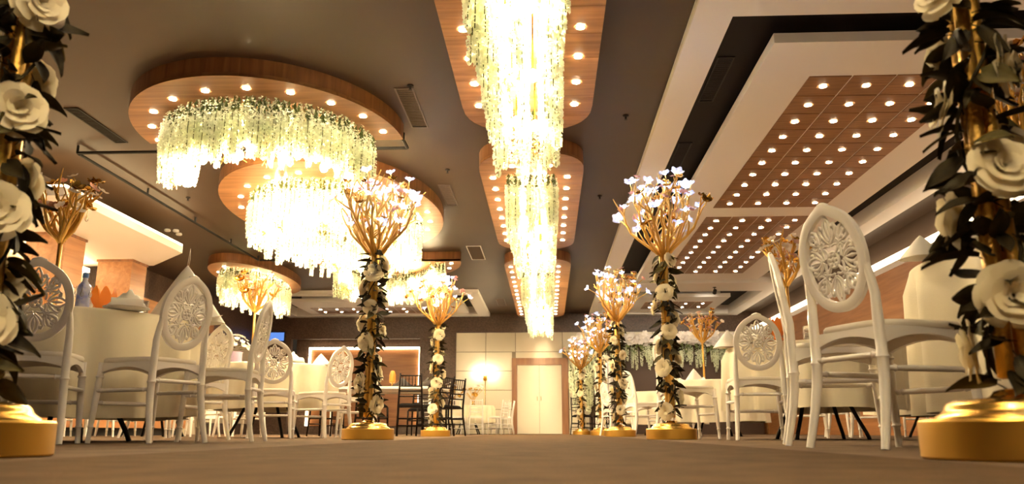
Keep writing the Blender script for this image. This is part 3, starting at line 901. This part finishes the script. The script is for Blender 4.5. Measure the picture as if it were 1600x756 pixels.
def leaf_mesh(m, droop):
    mb = MB()
    def fn(u, v):
        w = .030 * math.sin(PI * min(1, v * .93 + .05) ** .85) * (1 - .15 * v)
        x = (u - .5) * 2 * w
        return (x, .115 * v, .012 + abs(u - .5) * .018 - droop * v * v)
    mb.grid(fn, 4, 7)
    mb.tube([(0, -.03, 0), (0, .0, .012)], .0018, 4)
    return mb.mesh('leaf', m, True)
LEAF = [leaf_mesh('leaf', .02), leaf_mesh('leaf', .05), leaf_mesh('leaf', -.01), leaf_mesh('leaf2', .035), leaf_mesh('green', .03)]
def branch_mesh(seed, H_, spread):
    r = random.Random(seed); mb = MB(); tips = []
    def path(p, d, L, n, up, r0, r1, tip=False):
        pts = [Vector(p)]; d = Vector(d).normalized()
        for s in range(n):
            d = (d + Vector((r.uniform(-.30, .30), r.uniform(-.30, .30), up + r.uniform(-.1, .1)))).normalized()
            pts.append(pts[-1] + d * L / n)
        mb.tube(pts, [r0 + (r1 - r0) * k / n for k in range(n + 1)], 6)
        return pts, d
    pts, d = path((0, 0, 0), (spread, 0, .62), H_, 7, .16, .0165, .007)
    tips.append((pts[-1], d))
    for k, i in enumerate((2, 3, 4, 5, 6)):
        sd = (d + Vector((r.uniform(-.3, .9), (-1) ** k * r.uniform(.5, 1.0), r.uniform(-.2, .5)))).normalized()
        p2, d2 = path(pts[i], sd, H_ * r.uniform(.26, .46), 5, .14, .009, .004)
        tips.append((p2[-1], d2))
    return mb.mesh('branch', 'gold_branch', True), tips
BR = [branch_mesh(i + 11, .66, (.75, 1.05, .45, 1.25)[i]) for i in range(4)]
BRT = [branch_mesh(i + 31, .40, (.55, .85, .3, 1.0)[i]) for i in range(4)]
def flower_mesh(m, n=5, s=.04, cup=.5, name='flower', core=None):
    mb = MB()
    for k in range(n):
        a = 2 * PI * k / n
        def fn(u, v, a=a):
            w = s * .55 * math.sin(PI * (.12 + .80 * v)); x = (u - .5) * 2 * w; rr = s * v
            z = cup * s * v * v + .15 * s
            return (rr * math.cos(a) - x * math.sin(a), rr * math.sin(a) + x * math.cos(a), z)
        mb.grid(fn, 2, 3)
    if core:
        mb.cur = 1; mb.ball((0, 0, s * .3), s * .32, 8, 5)
        return mb.mesh(name, [m, core], True)
    return mb.mesh(name, m, True)
F_LED = flower_mesh('ledpetal', 5, .050, .45, 'led_flower', 'led')
F_GOLD = flower_mesh('gold', 6, .045, .55)
F_PALE = flower_mesh('palepetal', 6, .036, .3)
F_PINK = flower_mesh('pink', 6, .036, .3)
drop_me = MB().lathe([(.001, 0), (.003, -.02), (.004, -.03), (.011, -.055), (.009, -.068), (.001, -.075)], 8).mesh('crystal_drop', 'crystal', True)

def axis_rot(d):
    return Vector((0, 0, 1)).rotation_difference(Vector(d)).to_euler()
def crown(t, z0, brs, nb, r, kinds, twist=0.0, drops=0):
    for k in range(nb):
        me, tips = brs[k % len(brs)]
        rz = 2 * PI * k / nb + twist + r.uniform(-.2, .2)
        put('branch', me, t, (0, 0, z0), (0, 0, rz))
        mt = Matrix.Rotation(rz, 3, 'Z')
        for i, (p, d_) in enumerate(tips):
            q = mt @ p; dd = mt @ d_
            kd = r.choice(kinds)
            if kd is None: continue
            nm = 'led_flower' if kd is F_LED else 'flower'
            put(nm, kd, t, (q.x, q.y, q.z + z0), axis_rot(dd), r.uniform(.85, 1.25))
        if k < drops:
            q = mt @ tips[min(2, len(tips) - 1)][0]
            put('crystal_drop', drop_me, t, (q.x, q.y, q.z + z0 - .01), (0, 0, 0), 1.1)

def rose_stand(x, y, label, seed, nrose, nleaf, rz=0.0, top=1.50, sc=1.0):
    t = thing('rose_stand', label, 'flower stand', (x, y, 0), rz, 'gold rose-wrapped flower stands along the aisle')
    r = random.Random(seed)
    bs = MB().lathe([(.206, 0.001), (.210, .006), (.210, .082), (.206, .088)], 48).build('base', 'gold_band', t, R(30))
    MB().lathe([(.175, .087), (.172, .094), (.158, .104), (.152, .110), (.150, .118), (.142, .126), (.128, .131), (.060, .136), (.052, .142), (.046, .150), (.030, .155)], 48).build('stepped_top', 'gold', bs, R(60))
    for k in range(3):                                              # three slim poles, gently twisting
        pts = []
        for i in range(13):
            f = i / 12; a = 2 * PI * k / 3 + .8 * f + .4; rr = .026 - .004 * f
            pts.append((rr * math.cos(a), rr * math.sin(a), .150 + (top - .150) * f + .03))
        MB().tube(pts, .019, 10).build('pole', 'gold_branch', t, True)
    crown(t, top, BR, 16, r, [F_LED, F_LED, F_LED, F_GOLD, F_PINK, None, None], seed)
    for k in range(nrose):
        f = (k + .5) / nrose; a = seed * 1.3 + k * 2.2 + r.uniform(-.4, .4)
        z = .20 + (top - .17) * f + r.uniform(-.03, .03)
        d_ = Vector((math.cos(a), math.sin(a), r.uniform(-.25, .35))).normalized()
        p = d_ * r.uniform(.055, .085)
        put('rose', r.choice(ROSE), t, (p.x, p.y, z), axis_rot(d_), r.uniform(.85, 1.1) * sc)
    for k in range(nleaf):
        f = (k + .5) / nleaf; a = seed + k * 2.399 + r.uniform(-.5, .5)
        z = .17 + (top - .15) * f + r.uniform(-.04, .04)
        el = r.uniform(-1.15, .45)
        put('leaf', r.choice(LEAF[:4]), t, (.04 * math.cos(a), .04 * math.sin(a), z), (el, r.uniform(-1.0, 1.0), a - PI / 2 + r.uniform(-.9, .9)), r.uniform(.65, 1.1) * sc)
    # a trailing vine that carries the leaves
    pts = [( .050 * math.cos(5 * f * PI + seed), .050 * math.sin(5 * f * PI + seed), .17 + (top - .15) * f) for f in [i / 40 for i in range(41)]]
    MB().tube(pts, .005, 5).build('vine', 'leaf', t, True)
    return t
rose_stand(1.06, 1.89, 'biggest gold rose stand, cut by the right picture edge', 1, 14, 200, 1.1)
rose_stand(-1.46, 1.98, 'gold rose stand cut by the left picture edge', 2, 14, 200, .3)
rose_stand(1.03, 6.95, 'gold rose stand with lit crown right of the aisle, second from viewer', 3, 13, 170, 0.0, 1.55)
rose_stand(-1.46, 6.6, 'gold rose stand with lit crown before the left tables', 4, 13, 170, .6)
rose_stand(-1.6, 11.6, 'gold rose stand beside the black chairs', 5, 12, 150, 2.0, 1.56)
rose_stand(0.95, 11.0, 'gold rose stand third from viewer right of the aisle', 6, 12, 150, 1.3, 1.52)
rose_stand(0.98, 15.2, 'gold rose stand fourth from viewer right of the aisle', 7, 11, 90, 2.3)
rose_stand(0.78, 19.3, 'furthest gold rose stand just right of the door', 8, 10, 80, 1.9)

def table_tree(x, y, label, seed, H_=.66, z=TT + .002):
    t = thing('gold_table_tree', label, 'centrepiece', (x, y, z), 0, 'gold tree centrepieces on the round tables')
    r = random.Random(seed)
    MB().lathe([(.085, 0), (.085, .012), (.06, .022), (.02, .035), (.014, .05)], 24).build('base', 'gold', t, R(40))
    MB().tube([(0, 0, .03), (.004, 0, H_ * .5), (0, 0, H_ + .01)], [.016, .014, .015], 8).build('trunk', 'gold_branch', t, True)
    crown(t, H_, BRT, 10, r, [F_PALE, F_PALE, F_PINK, F_GOLD, None], seed, 5)
    return t
table_tree(-3.30, 5.15, 'gold tree centrepiece with pale flowers on nearest left table', 1, .52)
table_tree(-3.38, 9.05, 'gold tree centrepiece under the small oval chandelier, second left table', 2, .62)
table_tree(2.08, 6.95, 'gold tree centrepiece behind the edge-on chair, second right table', 3, .50)
table_tree(2.33, 12.2, 'gold tree centrepiece before the flower backdrop, third right table', 4, .58)
table_tree(2.3, 3.75, 'gold tree centrepiece on nearest right table behind the rose stand', 5, .62)

# ------------------------------------------------------------------ things on the tables
def cone_napkin(x, y, label, h=.20, r0=.085, loop=False, z=TT + .003, rz=0.0):
    t = thing('napkin', label, 'napkin', (x, y, z), rz, 'folded napkins standing on the tables')
    def fn(u, v):
        a = 2 * PI * u; rr = r0 * (1 - v) ** .9 * (1 + .13 * math.sin(3 * a + 1) * (1 - v)) + .003
        return (rr * math.cos(a), rr * math.sin(a) * .8, h * v)
    MB().grid(fn, 28, 8).build('fold', 'napkin', t, True)
    MB().grid(lambda u, v: (r0 * 1.15 * math.cos(2.0 * u - 1.0), -r0 * .8 * v - .01 + .01 * math.sin(9 * u), .004 + .045 * (1 - v) * math.sin(PI * u)), 10, 4).build('flap', 'napkin', t, True)
    if loop:
        MB().tube([(-.004, 0, h - .01), (.002, 0, h + .05), (.008, 0, h + .12), (.012, 0, h + .05), (.006, 0, h - .01)], .0018, 5).build('ribbon_loop', 'napkin', t, True)
    return t
def plate_napkin(x, y, label, rz=0.0, z=TT + .003, s=1.0):
    t = thing('plate_with_napkin', label, 'plate', (x, y, z), rz, 'plates with folded napkins')
    MB().lathe([(.07 * s, 0), (.10 * s, .006), (.135 * s, .016), (.135 * s, .019), (.10 * s, .010), (.001, .008)], 32).build('plate', 'plate', t, R(40))
    def fn(u, v):
        k = 1 - abs(2 * u - 1)
        return ((v - .5) * .23 * s * (1 - .45 * k) + .02 * s * k, .085 * s * (1 - 2 * u), .012 + (.125 * (1 - .9 * abs(v - .42)) + .008 * math.sin(17 * v)) * s * k ** .85)
    MB().grid(fn, 16, 8).build('napkin', 'napkin', t, True)
    MB().grid(lambda u, v: ((v - .5) * .18 * s, .05 * s * math.cos(PI * u) - .05 * s, .016 + .055 * s * math.sin(PI * u)), 12, 4).build('napkin_tail', 'napkin', t, True)
    return t
def rim_pt(T, rad, ang): return T[0] + rad * math.cos(R(ang)), T[1] + rad * math.sin(R(ang))
plate_napkin(-2.60, 4.80, 'folded napkin on a plate at the front of nearest left table', .5)
cone_napkin(-2.50, 5.36, 'tall pointed white napkin with ribbon loop on nearest left table', .40, .25, True)
plate_napkin(-3.05, 8.5, 'folded napkin left of the squarely seen left chair top', .2)
cone_napkin(-2.55, 8.96, 'pointed napkin at the right edge of second left table', .13, .11)
plate_napkin(-2.80, 8.72, 'folded napkin in the middle of second left table edge', 1.0)
plate_napkin(1.80, 3.22, 'folded napkin on a plate on the nearest right table', -.6)
cone_napkin(1.62, 3.45, 'short pointed napkin at left edge of nearest right table', .10, .09)
cone_napkin(1.60, 7.2, 'pointed napkin at left edge of second right table', .15, .13)
plate_napkin(1.70, 6.82, 'folded napkin on a plate on the second right table', -.5, s=1.0)
cone_napkin(1.78, 12.0, 'tall pointed napkin on the third right table', .24, .14)
cone_napkin(2.1, 11.75, 'second pointed napkin on the third right table', .16, .12)

def petal_bowl(x, y, label, z=TT + .003):
    t = thing('petal_vase', label, 'vase', (x, y, z), 0, 'orange petal-shaped vases')
    MB().lathe([(.04, 0), (.05, .01), (.03, .02), (.035, .04)], 16).build('foot', 'orange', t, R(40))
    for k in range(7):
        a = 2 * PI * k / 7
        def fn(u, v, a=a):
            w = .034 * math.sin(PI * (.08 + .86 * v)); xx = (u - .5) * 2 * w
            rr = .03 + .045 * math.sin(v * 2.2); zz = .03 + .15 * v
            return (rr * math.cos(a) - xx * math.sin(a), rr * math.sin(a) + xx * math.cos(a), zz)
        MB().grid(fn, 4, 7).build('petal', 'orange', t, True)
petal_bowl(1.88, 6.62, 'orange petal-shaped vase below the gold tree on second right table')
petal_bowl(-2.86, 4.98, 'orange petal-shaped vase beside the blue bottle on nearest left table')
bt = thing('glass_bottle', 'patterned blue and white bottle with blue cap on nearest left table', 'bottle', (-2.86, 4.76, TT + .003))
MB().lathe([(.035, 0), (.040, .01), (.040, .09), (.034, .105), (.040, .12), (.036, .15), (.016, .18), (.014, .20)], 20).build('body', 'blueglass', bt, R(50))
MB().lathe([(.017, .20), (.018, .205), (.018, .228), (.014, .232)], 16).build('cap', 'bluelid', bt, R(40))
for k in range(5):
    a = k * 1.256
    put('crystal_drop', drop_me, bt, (.042 * math.cos(a), .042 * math.sin(a), .15))
gl = thing('water_glass', 'clear tumbler behind the folded napkin on nearest left table', 'glass', (-2.62, 5.04, TT + .003))
MB().lathe([(.028, 0), (.030, .004), (.034, .10), (.032, .10), (.028, .01), (.001, .009)], 20).build('tumbler', 'crystal', gl, R(50))
vz = thing('flower_vase', 'lilac vase of white blossoms on the second left table', 'vase', (-3.44, 8.72, TT + .003))
MB().lathe([(.07, 0), (.075, .01), (.075, .12), (.082, .13), (.08, .132)], 20).build('pot', 'lilac', vz, R(40))
r_ = random.Random(5)
for k in range(34):
    a = r_.uniform(0, 6.28); e = r_.uniform(.1, 1.5); q = Vector((math.cos(a) * math.cos(e) * .14, math.sin(a) * math.cos(e) * .14, .15 + .16 * math.sin(e)))
    put('blossom', F_PALE, vz, q, axis_rot((q.x, q.y, q.z - .1)), .9)
for k in range(16):
    a = k * 2.4
    put('leaf', LEAF[3], vz, (.05 * math.cos(a), .05 * math.sin(a), .14 + .008 * k), (.4, 0, a - PI / 2), .7)
bx_ = thing('candle_jar', 'small crystal candle jar right of the gold tree on second right table', 'candle holder', (2.12, 6.6, TT + .003))
MB().lathe([(.035, 0), (.042, .01), (.042, .10), (.036, .11), (.038, .02), (.001, .015)], 18).build('jar', 'crystal', bx_, R(40))
MB().lathe([(.030, .016), (.030, .055), (.004, .056)], 14).build('candle', 'palepetal', bx_, R(40))

# ------------------------------------------------------------------ slim spindle-back (ballroom) chairs
def make_spindle_chair(name, m, pad):
    t = thing(name, 'x', 'chair')
    H_ = .92
    for s in (-1, 1):
        MB().tube([(s * .19, .18, .43), (s * .195, .185, .2), (s * .20, .195, 0)], [.016, .015, .012], 8).build('leg', m, t, True)
        MB().tube([(s * .155, -.27, H_), (s * .165, -.235, .70), (s * .175, -.20, .46), (s * .180, -.20, .30), (s * .19, -.25, 0)], [.012, .014, .016, .015, .012], 8).build('leg', m, t, True)
        for z in (.18, .28):
            MB().tube([(s * .195, .185, z), (s * .184, -.21, z)], .009, 6).build('stretcher', m, t, True)
    for z in (.16, .26):
        MB().tube([(-.195, .187, z), (.195, .187, z)], .009, 6).build('stretcher', m, t, True)
    MB().tube([(-.182, -.205, .26), (.182, -.205, .26)], .009, 6).build('stretcher', m, t, True)
    def yb(z): return -.20 - .07 * (z - .46) / .46
    for z in (.58, .66, .73, .885):
        w = .175 - .02 * (z - .46) / .46
        MB().tube([(-w, yb(z), z), (0, yb(z) - .012, z), (w, yb(z), z)], .010, 8).build('back_rail', m, t, True)
    for k in range(6):
        x = -.125 + .05 * k
        MB().tube([(x, yb(.73) - .008, .73), (x, yb(.885) - .008, .885)], .0065, 6).build('spindle', m, t, True)
    MB().box(-.19, .19, -.20, .19, .425, .445).build('seat', m, t)
    def fs(u, v):
        x, y = (u - .5) * 2, (v - .5) * 2
        return (x * .19, y * .185, .447 + .04 * (1 - abs(x) ** 6) ** .5 * (1 - abs(y) ** 6) ** .5)
    MB().grid(fs, 12, 12).build('cushion', pad, t, True)
    bpy.context.view_layer.update()
    kids[t.name] = [o for o in bpy.data.objects if o.parent == t]
    return t
bp = make_spindle_chair('spindle_back_chair', 'blackwood', 'blackpad'); bflag = [True]
GB = 'black spindle-back chairs'
for x, y, a, lb in (
    (-2.08, 12.25, 98, 'black spindle-back chair with its back to viewer, between two rose stands'),
    (-1.72, 12.75, 150, 'black spindle-back chair directly behind the rose stand'),
    (-1.60, 13.3, 145, 'rightmost black spindle-back chair of the left group, seen sideways'),
    (-2.68, 12.2, 84, 'black spindle-back chair left of the middle rose stand'),
    (-3.4, 12.3, 80, 'black spindle-back chair at the far left of black group'),
    (-2.3, 14.7, 270, 'black spindle-back chair behind the thin topped table'),
    (0.80, 20.6, 60, 'left black spindle-back chair right of the door'),
    (1.35, 21.1, 95, 'right black spindle-back chair right of the door'),
): place(bp, bflag, x, y, a, lb, GB, shift=.08)
wp = make_spindle_chair('slim_white_chair', 'chair', 'cushion'); wflag = [True]
for x, y, a, lb in (
    (-1.95, 21.9, 100, 'slim white chair nearest the aisle at the far round table'),
    (-2.45, 21.9, 80, 'slim white chair left front of the far round table'),
    (-1.38, 22.4, 150, 'slim white chair at right front of the far round table'),
    (-1.22, 23.0, 178, 'slim white chair closest to the door frame'),
    (-1.4, 23.85, 215, 'slim white chair behind far round table beside the door'),
    (-3.15, 22.3, 60, 'slim white chair at far left of the far round table'),
): place(wp, wflag, x, y, a, lb, 'slim white chairs at the far round table', shift=0.0)
round_table(-2.25, 23.0, .72, 'round table by the cream wall below the sconce', 'white cloth on the far round table below the sconce', .3, 12)
def gold_bouquet(x, y, label, seed):
    t = thing('gold_bouquet', label, 'bouquet', (x, y, TT + .003), 0, 'golden bouquets on the far table')
    r = random.Random(seed)
    MB().lathe([(.05, 0), (.06, .01), (.035, .06), (.05, .14)], 16).build('vase', 'gold', t, R(40))
    for k in range(16):
        a = r.uniform(0, 6.28); e = r.uniform(.5, 1.4); L = r.uniform(.3, .55)
        d_ = Vector((math.cos(a) * math.cos(e), math.sin(a) * math.cos(e), math.sin(e))); q = Vector((0, 0, .1)) + d_ * L
        MB().tube([(0, 0, .1), tuple(Vector((0, 0, .1)) + d_ * L * .5 + Vector((0, 0, .03))), q], .005, 4).build('stem', 'gold_branch', t)
        put('flower', r.choice([F_GOLD, F_PALE]), t, q, axis_rot(d_), 1.6)
gold_bouquet(-2.75, 23.1, 'left golden bouquet on the far round table', 1)
gold_bouquet(-2.1, 22.8, 'right golden bouquet on the far round table under sconce', 2)
# thin-topped rectangular table for the black chairs
tb = thing('banquet_table', 'thin white topped table among the black chairs', 'table', (-2.55, 13.4, 0))
MB().box(-1.15, .85, -.5, .5, .735, .775).build('tabletop', 'plate', tb)
MB().box(-1.0, .70, -.36, .36, .69, .735).build('apron', 'white', tb)
for sx in (-.95, .65):
    for sy in (-.33, .33): MB().tube([(sx, sy, .7), (sx, sy, 0)], [.03, .022], 8).build('leg', 'white', tb, True)
for k, (x, y) in enumerate(((-1.95, 13.1), (-2.35, 13.05), (-2.85, 13.05))):
    cone = thing('black_napkin', ['rightmost black folded napkin on the thin topped table', 'middle black folded napkin on the thin topped table', 'leftmost black folded napkin on the thin topped table'][k], 'napkin', (x, y, .777), 0, 'black napkins')
    MB().grid(lambda u, v: ((v - .5) * .34 * (1 - .5 * math.sin(PI * u)), .09 * math.cos(PI * u), .002 + .15 * math.sin(PI * u) * (1 - abs(v - .5) * 1.2)), 14, 8).build('fold', 'dark_napkin', cone, True)
cl = thing('candle_lamp', 'small golden candle lamp on the thin topped table', 'lamp', (-2.55, 13.2, .777))
MB().lathe([(.05, 0), (.05, .01), (.012, .02), (.012, .06), (.045, .07)], 16).build('holder', 'gold', cl, R(40))
MB().lathe([(.045, .07), (.055, .10), (.05, .2), (.03, .26), (.001, .27)], 16).build('shade', 'orange', cl, True)

# wall sconce
ws = thing('wall_sconce', 'shining double wall sconce on the cream wall', 'wall lamp', (-1.94, 24.99, 1.72))
MB().lathe([(.05, -.12), (.06, -.10), (.06, .10), (.05, .12)], 16, (0, -.012, 0)).build('backplate', 'gold', ws, R(40))
for s in (-1, 0, 1):
    MB().tube([(0, -.03, -.05), (s * .1, -.12, -.07), (s * .2, -.16, 0), (s * .2, -.16, .05)], .008, 6).build('arm', 'gold', ws, True)
    b = MB().ball((s * .2, -.16, .12), .035, 10, 7, 1.6).build('bulb', 'sconce', ws, True)
MB().tube([(0, -.03, -.10), (0, -.04, -1.0)], .006, 5).build('cord', 'gold', ws)

# ------------------------------------------------------------------ flower backdrop at the right of the back wall
fb = thing('flower_backdrop', 'wide backdrop of white flowers and hanging wisteria on right back wall', 'flower wall', (3.2, 23.6, 0))
MB().box(-2.0, 3.0, .30, .42, 0, 2.6).build('backing', 'brown', fb)
for sx in (-2.2, 3.1): MB().tube([(sx, .2, 0), (sx, .2, 2.75)], .03, 8).build('post', 'gold', fb)
MB().tube([(-2.4, .2, 2.72), (3.2, .2, 2.72)], .03, 8).build('top_bar', 'gold', fb)
r_ = random.Random(12); FL_W = flower_mesh('palepetal', 6, .075, .35)
for k in range(270):
    x = r_.uniform(-2.5, 3.1); a = r_.uniform(-2.4, .4)
    put('blossom', FL_W, fb, (x, .10 + .16 * math.sin(a), 2.70 + .20 * math.cos(a * .8) * r_.uniform(-.6, 1)), (R(90) + r_.uniform(-.6, .6), 0, r_.uniform(-.7, .7)), r_.uniform(1.0, 1.7))
for k in range(130):
    x = r_.uniform(-2.5, 3.1)
    put('leaf', LEAF[4], fb, (x, .14, 2.66 + r_.uniform(-.25, .2)), (R(-40) + r_.uniform(-.8, .8), r_.uniform(-.6, .6), PI + r_.uniform(-1, 1)), 1.9)
for k in range(110):
    x = r_.uniform(-2.5, 3.0); L = r_.choice(LS)
    put('strand', r_.choice(STR[L]), fb, (x, .05 + r_.uniform(0, .15), 2.62 - r_.uniform(0, .12)), (0, 0, r_.uniform(0, 6)), (1.2, 1.2, 1.0))
for k in range(26):
    x = r_.uniform(-2.55, -1.9)
    put('strand', r_.choice(STR[.76]), fb, (x, .0 + r_.uniform(0, .2), 2.3 - r_.uniform(0, .9)), (0, 0, r_.uniform(0, 6)), (1.4, 1.4, 1.1))
dr = thing('white_drape', 'bright white draped column beside the flower backdrop', 'drape', (1.55, 22.6, 0))
MB().grid(lambda u, v: ((.24 + .02 * math.sin(14 * 2 * PI * u)) * math.cos(2 * PI * u), (.24 + .02 * math.sin(14 * 2 * PI * u)) * math.sin(2 * PI * u), .02 + 1.95 * v), 112, 3).build('cloth', 'napkin', dr, True)
MB().ball((0, 0, 2.05), .2, 16, 8, .6).build('flower_ball', 'rose', dr, True)

# spotlights added to brighten the flower backdrop
for x, lb in ((2.0, 'left added spotlight aimed at the flower backdrop'), (4.2, 'right added spotlight aimed at the flower backdrop')):
    t = thing('added_spotlight', lb, 'spotlight', (x, 20.0, 3.598), 0, 'spotlights added to brighten the flower backdrop')
    MB().lathe([(.045, 0), (.045, -.015), (.012, -.02), (.012, -.06)], 14).build('mount', 'blackmetal', t, R(40))
    hd = MB().lathe([(.03, .07), (.045, .06), (.05, -.07), (.046, -.07), (.042, -.04)], 16).build('head', 'blackmetal', t, R(40))
    hd.location = (0, 0, -.11)
    aim = Vector((.2, 3.5, -1.2)).normalized()
    hd.rotation_euler = Vector((0, 0, -1)).rotation_difference(aim).to_euler()
    sp_ = bpy.data.lights.new('added_spot_lamp', 'SPOT'); sp_.energy = 80; sp_.color = (1.0, .86, .66); sp_.spot_size = R(60); sp_.spot_blend = .7; sp_.shadow_soft_size = .04
    so = bpy.data.objects.new('added_spot_lamp', sp_); col.objects.link(so); so.parent = hd; so.location = (0, 0, -.08)
